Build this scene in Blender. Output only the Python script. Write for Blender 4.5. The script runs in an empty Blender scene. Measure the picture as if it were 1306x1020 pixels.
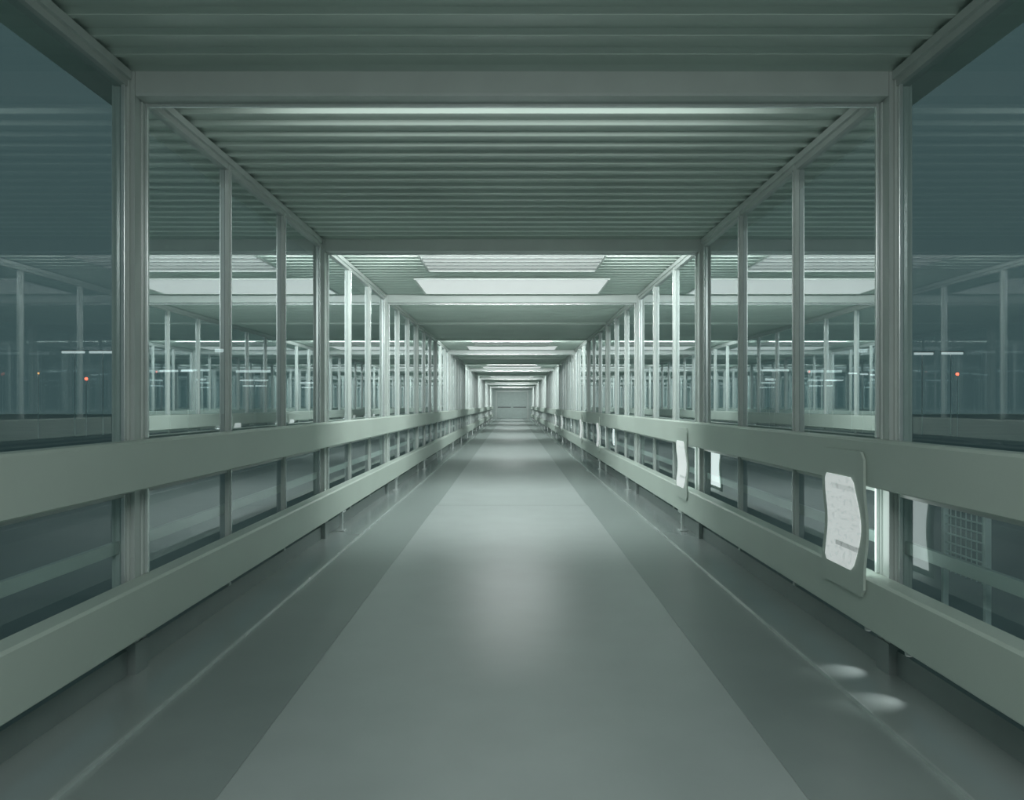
import bpy, bmesh, math
from mathutils import Vector, Matrix

S = bpy.context.scene
COL = S.collection
PI = math.pi

# ------------------------------------------------------------------ materials
def lin(r, g, b):
    f = lambda c: (c / 12.92) if c <= 0.04045 else ((c + 0.055) / 1.055) ** 2.4
    return (f(r / 255), f(g / 255), f(b / 255), 1.0)

def principled(name, col, rough=0.5, metal=0.0, noise=0.06, scale=6.0, spec=0.5, stretch=(1, 1, 1), rough_var=0.05):
    m = bpy.data.materials.new(name); m.use_nodes = True
    nt = m.node_tree; N = nt.nodes; L = nt.links
    b = N['Principled BSDF']
    b.inputs['Metallic'].default_value = metal
    b.inputs['Specular IOR Level'].default_value = spec
    tc = N.new('ShaderNodeTexCoord'); mp = N.new('ShaderNodeMapping')
    mp.inputs['Scale'].default_value = stretch
    nz = N.new('ShaderNodeTexNoise'); nz.inputs['Scale'].default_value = scale; nz.inputs['Detail'].default_value = 5
    L.new(tc.outputs['Object'], mp.inputs['Vector']); L.new(mp.outputs['Vector'], nz.inputs['Vector'])
    r = N.new('ShaderNodeValToRGB')
    c = Vector(col[:3])
    r.color_ramp.elements[0].position = 0.3; r.color_ramp.elements[1].position = 0.7
    r.color_ramp.elements[0].color = (*(c * (1 - noise)), 1)
    r.color_ramp.elements[1].color = (*(c * (1 + noise)), 1)
    L.new(nz.outputs['Fac'], r.inputs['Fac']); L.new(r.outputs['Color'], b.inputs['Base Color'])
    mr = N.new('ShaderNodeMapRange')
    mr.inputs['To Min'].default_value = max(0.02, rough - rough_var); mr.inputs['To Max'].default_value = rough + rough_var
    L.new(nz.outputs['Fac'], mr.inputs['Value']); L.new(mr.outputs['Result'], b.inputs['Roughness'])
    return m

def emissive(name, col, strength):
    m = bpy.data.materials.new(name); m.use_nodes = True
    nt = m.node_tree; N = nt.nodes; L = nt.links
    b = N['Principled BSDF']
    b.inputs['Base Color'].default_value = (0.6, 0.62, 0.6, 1); b.inputs['Roughness'].default_value = 0.5
    nz = N.new('ShaderNodeTexNoise'); nz.inputs['Scale'].default_value = 1.3
    tc = N.new('ShaderNodeTexCoord'); L.new(tc.outputs['Object'], nz.inputs['Vector'])
    mr = N.new('ShaderNodeMapRange'); mr.inputs['To Min'].default_value = strength * 0.93; mr.inputs['To Max'].default_value = strength * 1.07
    L.new(nz.outputs['Fac'], mr.inputs['Value']); L.new(mr.outputs['Result'], b.inputs['Emission Strength'])
    b.inputs['Emission Color'].default_value = (*col, 1)
    return m

def glass_coated(name, refl):
    m = bpy.data.materials.new(name); m.use_nodes = True
    nt = m.node_tree; N = nt.nodes; L = nt.links
    N.remove(N['Principled BSDF'])
    out = N['Material Output']
    tr = N.new('ShaderNodeBsdfTransparent'); tr.inputs['Color'].default_value = (0.86, 0.93, 0.93, 1)
    gl = N.new('ShaderNodeBsdfGlossy'); gl.inputs['Roughness'].default_value = 0.012
    gl.inputs['Color'].default_value = (0.92, 0.97, 0.97, 1)
    lw = N.new('ShaderNodeLayerWeight'); lw.inputs['Blend'].default_value = 0.5
    mr = N.new('ShaderNodeMapRange'); mr.inputs['To Min'].default_value = refl[0]; mr.inputs['To Max'].default_value = refl[1]
    L.new(lw.outputs['Facing'], mr.inputs['Value'])
    mx = N.new('ShaderNodeMixShader')
    L.new(mr.outputs['Result'], mx.inputs[0]); L.new(tr.outputs[0], mx.inputs[1]); L.new(gl.outputs[0], mx.inputs[2])
    L.new(mx.outputs[0], out.inputs['Surface'])
    return m

def glass_clear(name):
    m = bpy.data.materials.new(name); m.use_nodes = True
    nt = m.node_tree; N = nt.nodes; L = nt.links
    N.remove(N['Principled BSDF'])
    tr = N.new('ShaderNodeBsdfTransparent'); tr.inputs['Color'].default_value = (0.97, 0.99, 0.98, 1)
    L.new(tr.outputs[0], N['Material Output'].inputs['Surface'])
    return m

def notice_mat(name, strength):
    """white back-lit sheet printed with fine grey lines and one dark band near the foot"""
    m = bpy.data.materials.new(name); m.use_nodes = True
    nt = m.node_tree; N = nt.nodes; L = nt.links
    b = N['Principled BSDF']
    tc = N.new('ShaderNodeTexCoord'); sp = N.new('ShaderNodeSeparateXYZ')
    L.new(tc.outputs['Object'], sp.inputs[0])
    def math_(op, a, v=None, c=None):
        n = N.new('ShaderNodeMath'); n.operation = op
        if hasattr(a, 'default_value'): L.new(a, n.inputs[0])
        else: n.inputs[0].default_value = a
        if v is not None:
            if hasattr(v, 'default_value'): L.new(v, n.inputs[1])
            else: n.inputs[1].default_value = v
        return n.outputs[0]
    z = sp.outputs['Z']; y = sp.outputs['Y']
    # dark printed band, slightly sloping, at the foot of the sheet
    zz = math_('SUBTRACT', z, 0.545)
    band = math_('LESS_THAN', math_('ABSOLUTE', zz), 0.011)
    bandx = math_('LESS_THAN', y, 0.30)
    band = math_('MULTIPLY', band, bandx)
    head = math_('LESS_THAN', math_('ABSOLUTE', math_('SUBTRACT', z, 0.815)), 0.012)
    head = math_('MULTIPLY', head, math_('LESS_THAN', y, 0.33))
    # rows of small print
    nz = N.new('ShaderNodeTexNoise'); nz.inputs['Scale'].default_value = 40; nz.inputs['Detail'].default_value = 3
    mp = N.new('ShaderNodeMapping'); mp.inputs['Scale'].default_value = (0, 0.7, 1.6)
    L.new(tc.outputs['Object'], mp.inputs['Vector']); L.new(mp.outputs['Vector'], nz.inputs['Vector'])
    rows = math_('GREATER_THAN', nz.outputs['Fac'], 0.56)
    ink = math_('ADD', math_('MULTIPLY', band, 0.55), math_('ADD', math_('MULTIPLY', head, 0.22), math_('MULTIPLY', rows, 0.2)))
    k = math_('MULTIPLY', math_('SUBTRACT', 1.0, ink), strength)
    L.new(k, b.inputs['Emission Strength'])
    b.inputs['Emission Color'].default_value = (0.93, 1.0, 0.98, 1)
    b.inputs['Base Color'].default_value = (0.6, 0.63, 0.62, 1); b.inputs['Roughness'].default_value = 0.35
    return m

M = {}
M['frame']   = principled('painted_aluminium', (0.48, 0.54, 0.51), 0.32, 0.0, 0.05, 4, 0.6)
M['bright']  = principled('polished_edge', (0.72, 0.78, 0.76), 0.25, 0.6, 0.04, 9)
M['mullion'] = principled('mullion_metal', (0.44, 0.50, 0.47), 0.3, 0.0, 0.05, 5, 0.6)
M['rail']    = principled('rail_board', (0.46, 0.54, 0.48), 0.42, 0.0, 0.04, 1.5, 0.45)
M['ceiling'] = principled('ceiling_metal', (0.52, 0.62, 0.56), 0.34, 0.0, 0.06, 1.2, 0.5)
M['floor']   = principled('dark_rubber_floor', (0.235, 0.28, 0.268), 0.36, 0.0, 0.07, 2.5, 0.5)
M['runner']  = principled('belt_surface', (0.34, 0.385, 0.375), 0.34, 0.0, 0.05, 3.0, 0.5, rough_var=0.01)
M['runner'].node_tree.nodes['Principled BSDF'].inputs['IOR'].default_value = 1.9
M['apron']   = principled('apron_metal', (0.46, 0.52, 0.505), 0.2, 0.45, 0.08, 0.8, 0.6)
M['dark']    = principled('dark_fitting', (0.10, 0.125, 0.12), 0.4)
M['kick']    = principled('kick_plate', (0.21, 0.25, 0.24), 0.4)
M['slat']    = principled('grey_slat', (0.20, 0.23, 0.22), 0.5)
M['ground']  = principled('asphalt_night', (0.30, 0.33, 0.33), 0.8, 0.0, 0.1, 0.4)
M['endwall'] = principled('end_wall_paint', (0.33, 0.40, 0.38), 0.6)
M['wire']    = principled('galvanised_wire', (0.8, 0.86, 0.85), 0.35, 0.0)
M['panel']   = emissive('lit_panel', (0.92, 1.0, 0.99), 0.50)
M['louvre']  = emissive('lit_louvre', (0.92, 1.0, 0.99), 0.34)
M['backlit'] = emissive('lit_back', (0.90, 1.0, 0.98), 2.0)
M['notice']  = notice_mat('printed_backlit_sheet', 0.42)
M['glass']   = glass_coated('coated_glass', (0.40, 0.92))
M['plain']   = glass_coated('plain_glass', (0.07, 0.18))
M['lowglass'] = glass_coated('lower_glass', (0.15, 0.42))
M['clear']   = glass_clear('glass_outer_face')
M['red']     = emissive('red_lamp', (1.0, 0.12, 0.06), 3.0)
M['orange']  = emissive('orange_lamp', (1.0, 0.45, 0.12), 1.2)
M['white']   = emissive('white_reflection_glow', (0.85, 0.98, 1.0), 0.5)
M['white2']  = emissive('white_reflection_glow_strong', (0.85, 0.98, 1.0), 1.5)

# ------------------------------------------------------------------ mesh helpers
def box(bm, x0, x1, y0, y1, z0, z1, bev=0.0, mi=0):
    vs = [bm.verts.new((x, y, z)) for x in (x0, x1) for y in (y0, y1) for z in (z0, z1)]
    idx = [(0, 1, 3, 2), (4, 6, 7, 5), (0, 4, 5, 1), (2, 3, 7, 6), (0, 2, 6, 4), (1, 5, 7, 3)]
    fs = [bm.faces.new([vs[i] for i in f]) for f in idx]
    for f in fs: f.material_index = mi
    if bev > 0:
        es = list({e for f in fs for e in f.edges})
        bmesh.ops.bevel(bm, geom=es, offset=bev, segments=2, affect='EDGES', profile=0.5)
    return fs

def prism_y(bm, prof, y0, y1):
    """profile (x,z) closed polygon extruded along Y"""
    a = [bm.verts.new((x, y0, z)) for x, z in prof]; b = [bm.verts.new((x, y1, z)) for x, z in prof]
    n = len(prof)
    for i in range(n): bm.faces.new((a[i], a[(i + 1) % n], b[(i + 1) % n], b[i]))
    bm.faces.new(a[::-1]); bm.faces.new(b)

def prism_z(bm, prof, z0, z1):
    a = [bm.verts.new((x, y, z0)) for x, y in prof]; b = [bm.verts.new((x, y, z1)) for x, y in prof]
    n = len(prof)
    for i in range(n): bm.faces.new((a[i], a[(i + 1) % n], b[(i + 1) % n], b[i]))
    bm.faces.new(a[::-1]); bm.faces.new(b)

def prism_x(bm, prof, x0, x1):
    """profile (y,z) extruded along X"""
    a = [bm.verts.new((x0, y, z)) for y, z in prof]; b = [bm.verts.new((x1, y, z)) for y, z in prof]
    n = len(prof)
    for i in range(n): bm.faces.new((a[i], a[(i + 1) % n], b[(i + 1) % n], b[i]))
    bm.faces.new(a[::-1]); bm.faces.new(b)

def cyl(bm, p0, p1, r, seg=10):
    p0 = Vector(p0); p1 = Vector(p1); d = (p1 - p0)
    q = d.to_track_quat('Z', 'Y').to_matrix()
    ra = []; rb = []
    for i in range(seg):
        a = 2 * PI * i / seg
        o = q @ Vector((math.cos(a) * r, math.sin(a) * r, 0))
        ra.append(bm.verts.new(p0 + o)); rb.append(bm.verts.new(p1 + o))
    for i in range(seg):
        bm.faces.new((ra[i], ra[(i + 1) % seg], rb[(i + 1) % seg], rb[i]))
    bm.faces.new(ra[::-1]); bm.faces.new(rb)

def obj(name, bm, mats, parent=None, loc=(0, 0, 0), smooth=False):
    bmesh.ops.recalc_face_normals(bm, faces=bm.faces)
    me = bpy.data.meshes.new(name); bm.to_mesh(me); bm.free()
    for m in (mats if isinstance(mats, (list, tuple)) else [mats]): me.materials.append(m)
    if smooth:
        for p in me.polygons: p.use_smooth = True
    o = bpy.data.objects.new(name, me); COL.objects.link(o)
    o.location = loc
    if parent: o.parent = parent
    return o

def B(): return bmesh.new()

def empty(name, loc):
    o = bpy.data.objects.new(name, None); COL.objects.link(o); o.location = loc
    o.empty_display_size = 0.2
    return o

def tag(o, label, cat, group=None):
    o['label'] = label; o['category'] = cat
    if group: o['group'] = group
    return o

def struct(o):
    o['kind'] = 'structure'; return o

def copy_tree(o, parent=None):
    c = o.copy(); COL.objects.link(c)
    if parent: c.parent = parent
    for ch in o.children: copy_tree(ch, c)
    return c

ORD = ['first', 'second', 'third', 'fourth', 'fifth', 'sixth', 'seventh', 'eighth', 'ninth', 'tenth', 'eleventh',
       'twelfth', 'thirteenth', 'fourteenth', 'fifteenth', 'sixteenth', 'seventeenth', 'eighteenth', 'nineteenth']

# ------------------------------------------------------------------ layout (metres)
CAM_Z = 1.2
Y_A, PITCH, NP = 3.45, 3.5, 18            # portal frames seen, first one nearest
Y_BACK, Y_END = -5.0, 66.4
CEIL = 2.69
WX = 1.712                                 # glass line
pys = [Y_A + PITCH * k for k in range(-2, NP)]

# floor slab
bm = B(); box(bm, -2.1, 2.1, Y_BACK - 0.2, Y_END + 0.2, -0.2, 0.0)
struct(obj('floor', bm, M['floor']))
# raised glossy aprons at both sides and their bright nosings
for i, s in enumerate((-1, 1)):
    bm = B(); xa, xb = sorted((s * 1.39, s * 1.70))
    box(bm, xa, xb, Y_BACK, Y_END, 0.0, 0.012)
    struct(obj('trim_%d' % (i + 1), bm, M['apron']))
    bm = B(); xa, xb = sorted((s * 1.381, s * 1.39))
    box(bm, xa, xb, Y_BACK, Y_END, 0.0, 0.016)
    struct(obj('trim_%d' % (i + 3), bm, M['bright']))
# runner sheets
def runner(y0, y1, label, hw):
    bm = B(); prism_y(bm, [(-hw, 0.0), (hw, 0.0), (hw, 0.004), (hw - 0.006, 0.008), (-hw + 0.006, 0.008), (-hw, 0.004)], y0, y1)
    return tag(obj('floor_runner', bm, M['runner']), label, 'floor runner', 'pale floor runners')
runner(Y_BACK + 0.05, 9.30, 'wide pale green grey floor runner in the foreground, up to the cross seam', 0.90)
runner(9.312, Y_END - 0.05, 'pale floor runner beyond the cross seam, reaching the far end', 0.89)

# ceiling: corrugated sheet, ribs across the corridor every 165 mm
bm = B()
prof = []
y = Y_BACK - 0.2
RP = PITCH / 21
prof.append((Y_BACK - 0.2, CEIL))
k = 0
while True:
    yc = Y_A + 0.10 + RP * (k - 52) + RP * 0.5
    k += 1
    if yc < Y_BACK: continue
    if yc > Y_END: break
    prof += [(yc - 0.030, CEIL), (yc - 0.014, CEIL - 0.022), (yc + 0.014, CEIL - 0.022), (yc + 0.030, CEIL)]
prof.append((Y_END + 0.2, CEIL))
# one skin of quads along X plus a flat top
lo = [(bm.verts.new((-1.78, py, pz)), bm.verts.new((1.78, py, pz))) for py, pz in prof]
for a, b in zip(lo[:-1], lo[1:]): bm.faces.new((a[0], a[1], b[1], b[0]))
box(bm, -2.0, 2.0, Y_BACK - 0.2, Y_END + 0.2, CEIL + 0.004, CEIL + 0.2)
struct(obj('ceiling', bm, M['ceiling']))

# end walls
bm = B(); box(bm, -2.0, 2.0, Y_BACK - 0.2, Y_BACK, 0.0, CEIL)
struct(obj('wall_back', bm, M['floor']))
bm = B(); box(bm, -2.0, 2.0, Y_END, Y_END + 0.2, 0.0, CEIL)
struct(obj('wall_far', bm, M['endwall']))
dr = struct(empty('door_1', (0, Y_END, 0)))
bm = B(); box(bm, -1.30, -0.01, -0.05, -0.005, 0.02, 2.30, 0.004); obj('leaf', bm, M['endwall'], dr)
bm = B(); box(bm, 0.01, 1.30, -0.05, -0.005, 0.02, 2.30, 0.004); obj('leaf', bm, M['endwall'], dr)
bm = B(); box(bm, -1.36, -1.305, -0.07, -0.003, 0.0, 2.36); box(bm, 1.305, 1.36, -0.07, -0.003, 0.0, 2.36); box(bm, -1.305, 1.305, -0.07, -0.003, 2.305, 2.36)
obj('door_frame', bm, M['frame'], dr)
bm = B(); box(bm, -1.2, -0.1, -0.09, -0.055, 0.95, 1.03, 0.004); box(bm, 0.1, 1.2, -0.09, -0.055, 0.95, 1.03, 0.004)
obj('push_bar', bm, M['dark'], dr)

# ------------------------------------------------------------------ portal frames
def make_portal():
    root = empty('portal_frame', (0, 0, 0))
    for s in (-1, 1):
        bm = B()
        P = [(1.66, 0.0), (1.672, 0.0), (1.674, 0.008), (1.682, 0.008), (1.684, 0.0), (1.696, 0.0), (1.698, 0.006), (1.710, 0.006), (1.712, 0.0),
             (1.76, 0.0), (1.76, 0.11), (1.66, 0.11), (1.66, 0.075), (1.666, 0.072), (1.666, 0.045), (1.66, 0.042)]
        P = [(s * x, yy) for x, yy in P]
        prism_z(bm, P if s > 0 else P[::-1], 0.15, CEIL - 0.024)
        obj('post', bm, M['frame'], root)
        bm = B(); box(bm, *sorted((s * 1.654, s * 1.762)), -0.006, 0.111, 0.0, 0.149, 0.003); obj('base', bm, M['kick'], root)
        bm = B(); xa, xb = sorted((s * 1.694, s * 1.711))
        box(bm, xa, xb, -0.022, -0.001, 0.16, CEIL - 0.06, 0.002); obj('glazing_bead', bm, M['bright'], root)
        bm = B(); xa, xb = sorted((s * 1.645, s * 1.6595))
        box(bm, xa, xb, 0.09, 0.108, 1.05, 2.562, 0.002); box(bm, xa, xb, 0.09, 0.108, 0.44, 0.835, 0.002); obj('edge_strip', bm, M['bright'], root)
    bm = B()
    Q = [(0.0, CEIL - 0.024), (0.0, 2.572), (0.004, 2.56), (0.11, 2.56), (0.11, CEIL - 0.024)]
    prism_x(bm, Q, -1.658, 1.658); obj('lintel', bm, M['frame'], root)
    bm = B(); box(bm, -1.645, 1.645, 0.09, 0.108, 2.545, 2.559, 0.002); obj('edge_strip', bm, M['bright'], root)
    return root

def make_slim():
    root = empty('portal_frame', (0, 0, 0))
    for s in (-1, 1):
        P = [(1.672, 0.0), (1.700, 0.0), (1.702, 0.006), (1.710, 0.006), (1.712, 0.0), (1.76, 0.0), (1.76, 0.11), (1.672, 0.11), (1.672, 0.075), (1.678, 0.072), (1.678, 0.045), (1.672, 0.042)]
        P = [(s * x, yy) for x, yy in P]
        bm = B(); prism_z(bm, P if s > 0 else P[::-1], 0.0, CEIL - 0.024); obj('post', bm, M['mullion'], root)
    bm = B(); prism_x(bm, [(0.0, CEIL - 0.024), (0.0, 2.634), (0.004, 2.63), (0.11, 2.63), (0.11, CEIL - 0.024)], -1.67, 1.67); obj('lintel', bm, M['ceiling'], root)
    return root

proto = make_portal(); slim = make_slim(); slim_used = False
for i, py in enumerate(pys):
    if i - 2 > 2 and (i - 2) % 3 != 2:
        o = copy_tree(slim) if slim_used else slim; slim_used = True
    else:
        o = proto if i == 0 else copy_tree(proto)
    o.location = (0, py, 0)
    k = i - 2
    if k < 0: lab = 'grey metal portal frame spanning the corridor behind the viewer, %s one back' % ('second' if k == -2 else 'first')
    elif k == 0: lab = 'grey green metal portal frame nearest the viewer, wide posts at both edges'
    elif k == NP - 1: lab = 'tiny farthest grey metal portal frame, just before the end doors'
    elif k > 2 and k % 3 != 2: lab = 'slim grey metal portal frame with shallow lintel, %s frame counting from the nearest' % ORD[k]
    else: lab = 'grey metal portal frame spanning the corridor, %s one counting from the nearest' % ORD[k]
    tag(o, lab, 'portal frame', 'portal frames along the corridor')
for o in [ob for ob in COL.objects if ob.name.startswith('portal_frame') and ob.location.y < 0]:
    for ch in list(o.children): bpy.data.objects.remove(ch)
    bpy.data.objects.remove(o)
pys = [p for p in pys if p > 0]

# ------------------------------------------------------------------ windows (structure): one per bay and side
GLZ0, GLZ1 = 0.12, 2.60
def make_window(s, L, name, near=False):
    root = struct(empty(name, (0, 0, 0)))
    # bottom sill and head
    xa, xb = sorted((s * 1.69, s * 1.75))
    bm = B(); box(bm, xa, xb, 0, L, 0.0, GLZ0); obj('sill', bm, M['kick'], root)
    bm = B(); box(bm, *sorted((s * 1.672, s * 1.76)), 0, L, GLZ1 + 0.03, CEIL - 0.024); obj('head', bm, M['frame'], root)
    bm = B(); box(bm, *sorted((s * 1.690, s * 1.75)), 0, L, GLZ1, GLZ1 + 0.03); obj('head_bead', bm, M['mullion'], root)
    bm = B(); box(bm, *sorted((s * 1.726, s * 1.75)), 0, L, 0.545, 0.60, 0.003); obj('transom', bm, M['mullion'], root)
    bm = B(); box(bm, *sorted((s * 1.696, s * 1.745)), 0, L, 0.795, 0.825, 0.003); obj('mid_rail', bm, M['mullion'], root)
    # the panes: coated inner face, clear outer faces
    for z0, z1, mt in ((GLZ0 + 0.001, 0.794, M['plain'] if near else M['lowglass']), (0.826, GLZ1 - 0.001, M['plain'] if near else M['glass'])):
        bm = B(); box(bm, *sorted((s * WX, s * (WX + 0.008))), 0.002, L - 0.002, z0, z1, 0, 1)
        bmesh.ops.recalc_face_normals(bm, faces=bm.faces)
        for f in bm.faces:
            if f.normal.x * s < -0.9: f.material_index = 0
        obj('pane', bm, [mt, M['clear']], root)
    for yy in (L / 3, 2 * L / 3):
        bm = B()
        P = [(1.684, yy - 0.014), (1.688, yy - 0.020), (1.711, yy - 0.020), (1.711, yy + 0.020), (1.688, yy + 0.020), (1.684, yy + 0.014)]
        P = [(s * x, b) for x, b in P]
        prism_z(bm, P, GLZ0, GLZ1 + 0.029); mu = obj('mullion', bm, M['mullion'], root)
        bm = B(); box(bm, *sorted((s * 1.676, s * 1.6835)), yy - 0.004, yy + 0.004, GLZ0 + 0.02, GLZ1, 0.001); obj('edge_line', bm, M['bright'], mu)
    return root

n = 1
edges = [Y_BACK] + pys + [Y_END]
std = {}
for i in range(len(edges) - 1):
    y0 = edges[i] + (0.112 if i > 0 else 0.0); y1 = edges[i + 1] - (0.001 if i < len(edges) - 2 else 0)
    L = round(y1 - y0, 3)
    for s in (-1, 1):
        key = (s, L)
        if key in std:
            w = copy_tree(std[key]); w.name = 'window_%d' % n
        else:
            w = make_window(s, L, 'window_%d' % n, i == 0); std[key] = w
        w.location = (0, y0, 0); n += 1

# ------------------------------------------------------------------ guard rails
def rail(s, z0, z1, name, label):
    x0, x1 = 1.565, 1.6585
    root = empty(name, (s * 1.61, Y_BACK + 0.01, z0))
    P = [(x0, z0 + 0.006), (x0 + 0.006, z0), (x1, z0), (x1, z1), (x0 + 0.012, z1), (x0, z1 - 0.010)]
    P = [(s * x - s * 1.61, z - z0) for x, z in P]
    bm = B(); prism_y(bm, P, 0.0, Y_END - Y_BACK - 0.02)
    obj('board', bm, M['rail'], root)
    return root
for s, side in ((-1, 'left'), (1, 'right')):
    up = rail(s, 0.838, 1.046, 'guard_rail', '%s wall upper guard rail, long pale green board at hand height' % side)
    tag(up, up.name and ('upper pale green guard rail board along the %s glazed wall' % side), 'guard rail', 'guard rails along both walls')
    lo_ = rail(s, 0.212, 0.437, 'guard_rail', '')
    tag(lo_, 'lower pale green guard rail board near the floor along the %s glazed wall' % side, 'guard rail', 'guard rails along both walls')
    first = None
    for py in pys[1:]:
        # bracket below the lower board: foot plate, stem and two bright cups
        if first is None:
            bm = B()
            box(bm, -0.014, 0.014, -0.014, 0.014, -0.195, -0.001, 0.003)
            box(bm, -0.035, 0.035, -0.05, 0.05, -0.199, -0.187, 0.003)
            box(bm, -0.030, 0.030, -0.075, 0.075, -0.030, -0.001, 0.006)
            first = obj('bracket', bm, M['bright'], lo_, (0, 0, 0)); b = first
        else:
            b = first.copy(); COL.objects.link(b)
        b.location = (0, py + 0.45 - Y_BACK - 0.01, 0)

# ------------------------------------------------------------------ back-lit curved notices on the right-hand rails
def bow(z):
    zc, h = 0.638, 0.20
    t = abs(z - zc) / h
    return 0.014 * (math.cos(PI * t) + 1) / 2 if t < 1 else 0.0

def curved(bm, x_off, y0, y1, z0, z1, th, ny=6, nz=18, rad=0.0, barrel=0.0):
    def col(z): return [y0 + (y1 - y0) * j / ny for j in range(ny + 1)]
    g = {}
    for i in range(nz + 1):
        z = z0 + (z1 - z0) * i / nz
        ins = 0.0
        if rad:
            d = min(z - z0, z1 - z)
            if d < rad: ins = rad - math.sqrt(max(0, rad * rad - (rad - d) ** 2))
        for j in range(ny + 1):
            tt = 2 * (z - z0) / (z1 - z0) - 1
            ya = y0 + ins + barrel * tt * tt; yy = ya + (y1 - ins - ya) * j / ny
            g[i, j, 0] = bm.verts.new((x_off + bow(z), yy, z)); g[i, j, 1] = bm.verts.new((x_off + bow(z) + th, yy, z))
    for i in range(nz):
        for j in range(ny):
            bm.faces.new((g[i, j, 0], g[i + 1, j, 0], g[i + 1, j + 1, 0], g[i, j + 1, 0]))
            bm.faces.new((g[i, j, 1], g[i, j + 1, 1], g[i + 1, j + 1, 1], g[i + 1, j, 1]))
        for j in (0, ny):
            bm.faces.new((g[i, j, 0], g[i, j, 1], g[i + 1, j, 1], g[i + 1, j, 0]))
    for j in range(ny):
        for i in (0, nz):
            bm.faces.new((g[i, j, 0], g[i, j + 1, 0], g[i, j + 1, 1], g[i, j, 1]))

def make_sign():
    root = empty('notice_sign', (0, 0, 0))
    bm = B(); curved(bm, 1.550, 0.0, 0.46, 0.345, 0.99, 0.012, rad=0.03); obj('holder', bm, M['rail'], root, smooth=False)
    bm = B(); curved(bm, 1.544, 0.05, 0.41, 0.445, 0.868, 0.005, rad=0.02, barrel=0.055); obj('notice', bm, M['notice'], root)
    bm = B(); curved(bm, 1.563, 0.04, 0.42, 0.46, 0.82, 0.006, nz=12); obj('back_diffuser', bm, M['backlit'], root)
    return root
sg = make_sign()
SIGNS = [0, 1, 3, 4, 6, 7]
for i, k in enumerate(SIGNS):
    o = sg if i == 0 else copy_tree(sg)
    o.location = (0, Y_A + PITCH * k + 0.01, 0)
    lab = ('nearest backlit white notice in a curved green holder across the right rails' if i == 0 else
           'backlit white notice on the right rails, beside the %s portal frame' % ORD[k])
    tag(o, lab, 'sign', 'backlit notices on the right hand rails')

# two small lights added under the lower right rail, for pools on the apron
for (yy, xf, lab) in ((3.52, 1.47, 'added small round light under the lower right rail, the farther of two'),
                      (3.16, 1.455, 'added small round light under the lower right rail, the nearer of two')):
    root = tag(empty('added_rail_light', (1.60, yy, 0.212)), lab, 'light', 'lights added under the right rail')
    bm = B(); cyl(bm, (0, 0, -0.022), (0, 0, -0.0005), 0.016, 16); obj('housing', bm, M['frame'], root)
    bm = B(); cyl(bm, (0, 0, -0.024), (0, 0, -0.0225), 0.013, 16); obj('lens', bm, M['panel'], root)
    l = bpy.data.lights.new('apron_pool_light', 'SPOT'); l.energy = 2.0; l.spot_size = math.radians(62); l.spot_blend = 1.0; l.shadow_soft_size = 0.012
    l.color = (0.95, 1.0, 1.0)
    o = bpy.data.objects.new('apron_pool_light', l); COL.objects.link(o); o.location = (1.598, yy, 0.185)
    d = Vector((xf, yy - 0.02, 0.0)) - o.location; o.rotation_euler = d.to_track_quat('-Z', 'Y').to_euler()

# wire mesh guard outside the right glazing, just this side of the first portal
root = tag(empty('mesh_guard', (1.86, 3.06, 0)), 'wire mesh guard standing outside the right glazing near the first post', 'mesh guard')
bm = B(); box(bm, -0.012, 0.012, 0.0, 0.018, 0.0, 0.84, 0.002); obj('frame_post', bm, M['wire'], root)
bm = B(); box(bm, -0.012, 0.012, 0.30, 0.318, 0.0, 0.84, 0.002); obj('frame_post', bm, M['wire'], root)
bm = B()
for i in range(9):
    z = 0.50 + i * 0.038; cyl(bm, (0, 0.016, z), (0, 0.302, z), 0.004, 6)
for i in range(1, 8):
    yy = 0.009 + i * 0.0375; cyl(bm, (0.004, yy, 0.49), (0.004, yy, 0.815), 0.003, 6)
obj('wire_mesh', bm, M['wire'], root)

# ------------------------------------------------------------------ ceiling lights
def make_louvre():
    root = empty('louvred_light', (0, 0, 0))
    z = CEIL - 0.022
    bm = B()
    for (a, b, c, d) in ((-0.92, 0.92, 0.0, 0.02), (-0.92, 0.92, 0.94, 0.96), (-0.92, -0.90, 0.02, 0.94), (0.90, 0.92, 0.02, 0.94)):
        box(bm, a, b, c, d, z - 0.018, z - 0.001)
    obj('frame', bm, M['frame'], root)
    bm = B(); box(bm, -0.90, 0.90, 0.02, 0.94, z - 0.008, z - 0.002); obj('diffuser', bm, M['louvre'], root)
    for j in range(4):
        yy = 0.17 + j * 0.20
        bm = B(); prism_x(bm, [(yy, z - 0.009), (yy + 0.05, z - 0.009), (yy + 0.045, z - 0.016), (yy + 0.005, z - 0.016)], -0.898, 0.898)
        obj('slat', bm, M['slat'], root)
    return root
def make_panel():
    root = empty('panel_light', (0, 0, 0))
    z = CEIL - 0.022
    bm = B()
    for (a, b, c, d) in ((-1.14, 1.14, 0.0, 0.02), (-1.14, 1.14, 1.18, 1.20), (-1.14, -1.12, 0.02, 1.18), (1.12, 1.14, 0.02, 1.18)):
        box(bm, a, b, c, d, z - 0.02, z - 0.001)
    obj('frame', bm, M['frame'], root)
    bm = B(); box(bm, -1.12, 1.12, 0.02, 1.18, z - 0.014, z - 0.002); obj('diffuser', bm, M['panel'], root)
    return root
lv = make_louvre(); pn = make_panel()
def area(name, loc, sx, sy, power, rot, color=(0.96, 1.0, 1.0)):
    l = bpy.data.lights.new(name, 'AREA'); l.shape = 'RECTANGLE'; l.size = sx; l.size_y = sy; l.energy = power; l.color = color
    o = bpy.data.objects.new(name, l); COL.objects.link(o); o.location = loc; o.rotation_euler = rot
    return o
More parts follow.
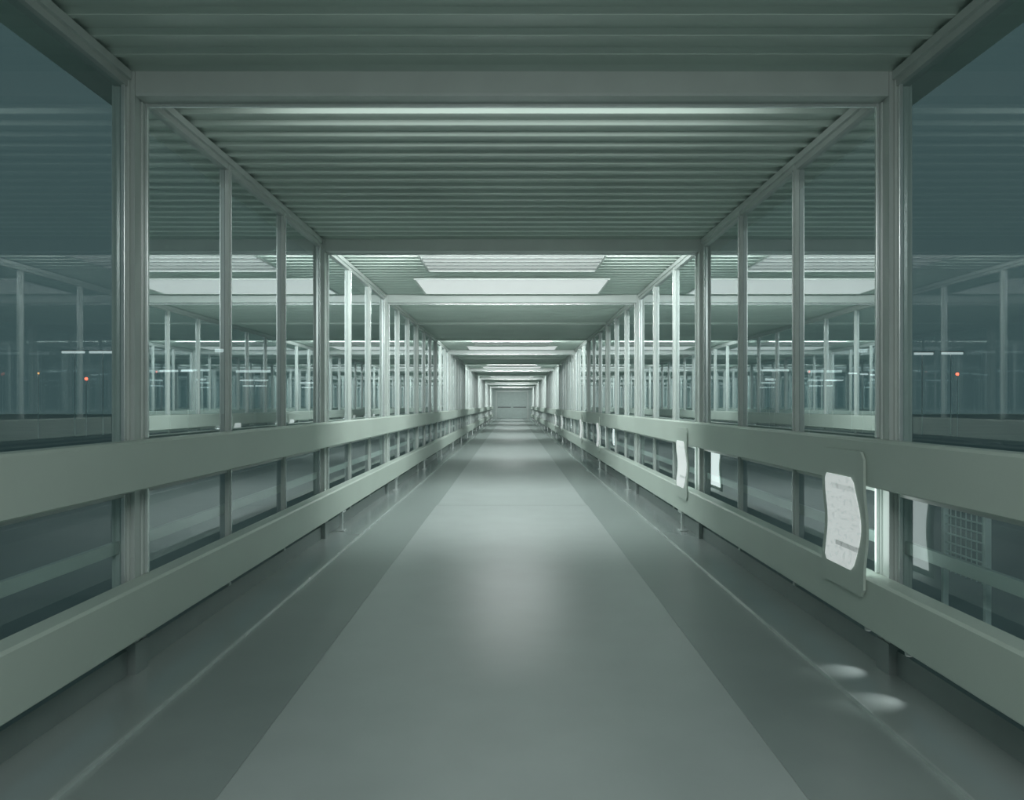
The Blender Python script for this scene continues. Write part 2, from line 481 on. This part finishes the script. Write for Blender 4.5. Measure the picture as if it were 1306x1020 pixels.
for i, k in enumerate((1, 4, 7, 10, 13, 16)):
    yb = Y_A + PITCH * k
    a = lv if i == 0 else copy_tree(lv); a.location = (0, yb + 0.66, 0)
    b = pn if i == 0 else copy_tree(pn); b.location = (0, yb + 2.14, 0)
    tag(a, 'ceiling light behind slats just past the %s portal frame' % ORD[k], 'ceiling light', 'slatted ceiling lights')
    tag(b, 'broad glowing ceiling panel just before the %s portal frame' % ORD[k + 1], 'ceiling light', 'glowing ceiling panels')
# lights hidden behind lintels: a full batten every third bay, the rest added fill
for k in range(-2, NP):
    full = k % 3 == 1
    yl = Y_A + PITCH * k
    if k < 0:
        area('hidden_bay_light', (0.25, yl + 0.16, 2.615), 1.9, 0.07, 50.0, (math.radians(12), 0, 0))  # added out of view behind the camera to lift the foreground
    else:
        deep = k <= 2 or k % 3 == 2
        if deep or full:
            area('hidden_bay_light', (0, yl + 0.16, 2.615 if deep else 2.652), 2.4, 0.07 if deep else 0.03, 84.0 if full else (6.0 if k == 0 else 5.0), (math.radians(62 if full else 80), 0, 0))
        if k % 3 == 2: area('floor_streak_light', (0, yl + 0.38, 2.655), 1.0, 0.14, 60.0 if k == 2 else 40.0, (math.radians(7), 0, 0))  # unseen light added to lay the pale streak down the runner

# ------------------------------------------------------------------ outside: ground, beacons, strips in place of glass reflections
bm = B(); box(bm, -90, 90, -30, 140, -0.6, -0.5)
struct(obj('ground', bm, M['ground']))
def beacon(x, y, z, mat, r, label, group=None):
    root = tag(empty('beacon_light', (x, y, -0.5)), label, 'beacon', group)
    bm = B(); cyl(bm, (0, 0, 0), (0, 0, z + 0.5 - r), 0.02); obj('mast', bm, M['wire'], root)
    bm = B(); bmesh.ops.create_icosphere(bm, subdivisions=2, radius=r); 
    for v in bm.verts: v.co.z += z + 0.5
    obj('lamp', bm, mat, root, smooth=True)
def reflection_strip(px0, px1, py, d, th, label, mat):
    x0, _, z = P3(px0, py, d); x1 = P3(px1, py, d)[0]
    xc = (x0 + x1) / 2; hw = abs(x1 - x0) / 2
    root = tag(empty('reflection_stand_in', (xc, d, -0.5)), label, 'lamp', 'strips standing in for glass reflections')
    zz = z + 0.5
    bm = B(); box(bm, -hw, hw, -0.06, 0.06, zz - th / 2, zz + th / 2, th * 0.2); obj('glow_bar', bm, mat, root)
    bm = B(); box(bm, -hw - 0.03, hw + 0.03, -0.10, 0.10, zz + th / 2 + 0.002, zz + th / 2 + 0.05); obj('hood', bm, M['dark'], root)
    bm = B(); cyl(bm, (0, 0.16, 0), (0, 0.16, zz), 0.025, 8); box(bm, -0.03, 0.03, 0.09, 0.2, zz + th / 2 + 0.01, zz + th / 2 + 0.05); obj('mast', bm, M['wire'], root)
def P3(px, py, d): return ((px - 653) / 1000 * d, d, CAM_Z + (516 - py) / 1000 * d)
beacon(*P3(110, 483, 42), M['red'], 0.085, 'small red light glowing in the night beyond the left glazing')
beacon(*P3(1221, 477, 42), M['red'], 0.085, 'small red light glowing in the night beyond the right glazing edge')
beacon(*P3(1032, 474, 46), M['red'], 0.06, 'faint red light seen between the two right mullions')
beacon(*P3(49, 476, 40), M['orange'], 0.05, 'faint orange light near the left edge of the view')

W1, W2 = M['white'], M['white2']
STRIPS = [  # glowing bars on masts, added for ceiling lights mirrored between the panes
 (79, 108, 449, 44, .13, 'white reflection stand-in strip far left, outer of the bright pair beyond the nearest pane', W1),
 (114, 145, 449, 44, .13, 'white reflection stand-in strip far left, beside the nearest post, inner of a bright pair', W1),
 (204, 227, 473, 48, .12, 'long white reflection stand-in strip seen in the left pane just past the nearest post', W2),
 (231, 246, 473, 48, .11, 'short white reflection stand-in strip beside a longer one, left pane past the nearest post', W2),
 (274, 285, 447, 46, .20, 'small bright reflection stand-in touching the left side of the first left mullion', W2),
 (301, 345, 473.5, 50, .15, 'longest white reflection stand-in strip between the two left mullions, top of three stacked', W2),
 (306, 342, 485, 51, .11, 'middle white reflection stand-in strip of the three stacked between the left mullions', W2),
 (310, 340, 492, 52, .08, 'thinnest lowest white reflection stand-in strip of three stacked between the left mullions', W2),
 (383, 404, 488, 50, .10, 'white reflection stand-in strip in the last left pane before the second portal frame', W2),
 (385, 404, 494, 51, .07, 'thin lowest reflection stand-in strip in the last left pane before the second portal frame', W2),
 (971, 1006, 472, 50, .13, 'long white reflection stand-in strip between the two right mullions', W2),
 (976, 989, 484, 51, .14, 'short white reflection stand-in strip below a longer one between the right mullions', W2),
 (1052, 1075, 485, 50, .08, 'thin dim reflection stand-in strip right of the near right mullion', W2),
 (1082, 1093, 476, 48, .10, 'short reflection stand-in strip right of the near right mullion, leftmost of three', W2),
 (1097, 1107, 477, 48, .10, 'short reflection stand-in strip in the middle of the row of three, right pane', W2),
 (1110, 1119, 478, 48, .10, 'short reflection stand-in strip next to the near right post, right of a row of three', W2),
 (1166, 1190, 451, 44, .13, 'white reflection stand-in strip just right of the near right post, inner of a pair', W1),
 (1201, 1228, 450.5, 44, .13, 'white reflection stand-in strip right of the near right post, outer of a pair', W1),
]
for a in STRIPS: reflection_strip(*a)

# ------------------------------------------------------------------ night sky
w = bpy.data.worlds.new('night_sky'); S.world = w; w.use_nodes = True
bg = w.node_tree.nodes['Background']
bg.inputs['Color'].default_value = (0.052, 0.088, 0.093, 1); bg.inputs['Strength'].default_value = 1.0

# ------------------------------------------------------------------ camera and view
cam = bpy.data.cameras.new('camera'); co = bpy.data.objects.new('camera', cam); COL.objects.link(co)
co.location = (0, 0, CAM_Z); co.rotation_euler = (math.radians(90), 0, 0)
cam.sensor_width = 36; cam.lens = 1000 / 1306 * 36; cam.shift_y = 6 / 1306
cam.clip_start = 0.02; cam.clip_end = 400
S.camera = co
S.view_settings.view_transform = 'Standard'; S.view_settings.look = 'None'
S.view_settings.gamma = 1.0; S.view_settings.exposure = 0.0
S.view_settings.use_curve_mapping = False
S.cycles.max_bounces = 14; S.cycles.glossy_bounces = 10; S.cycles.transparent_max_bounces = 16; S.cycles.diffuse_bounces = 4
S.cycles.sample_clamp_indirect = 6.0
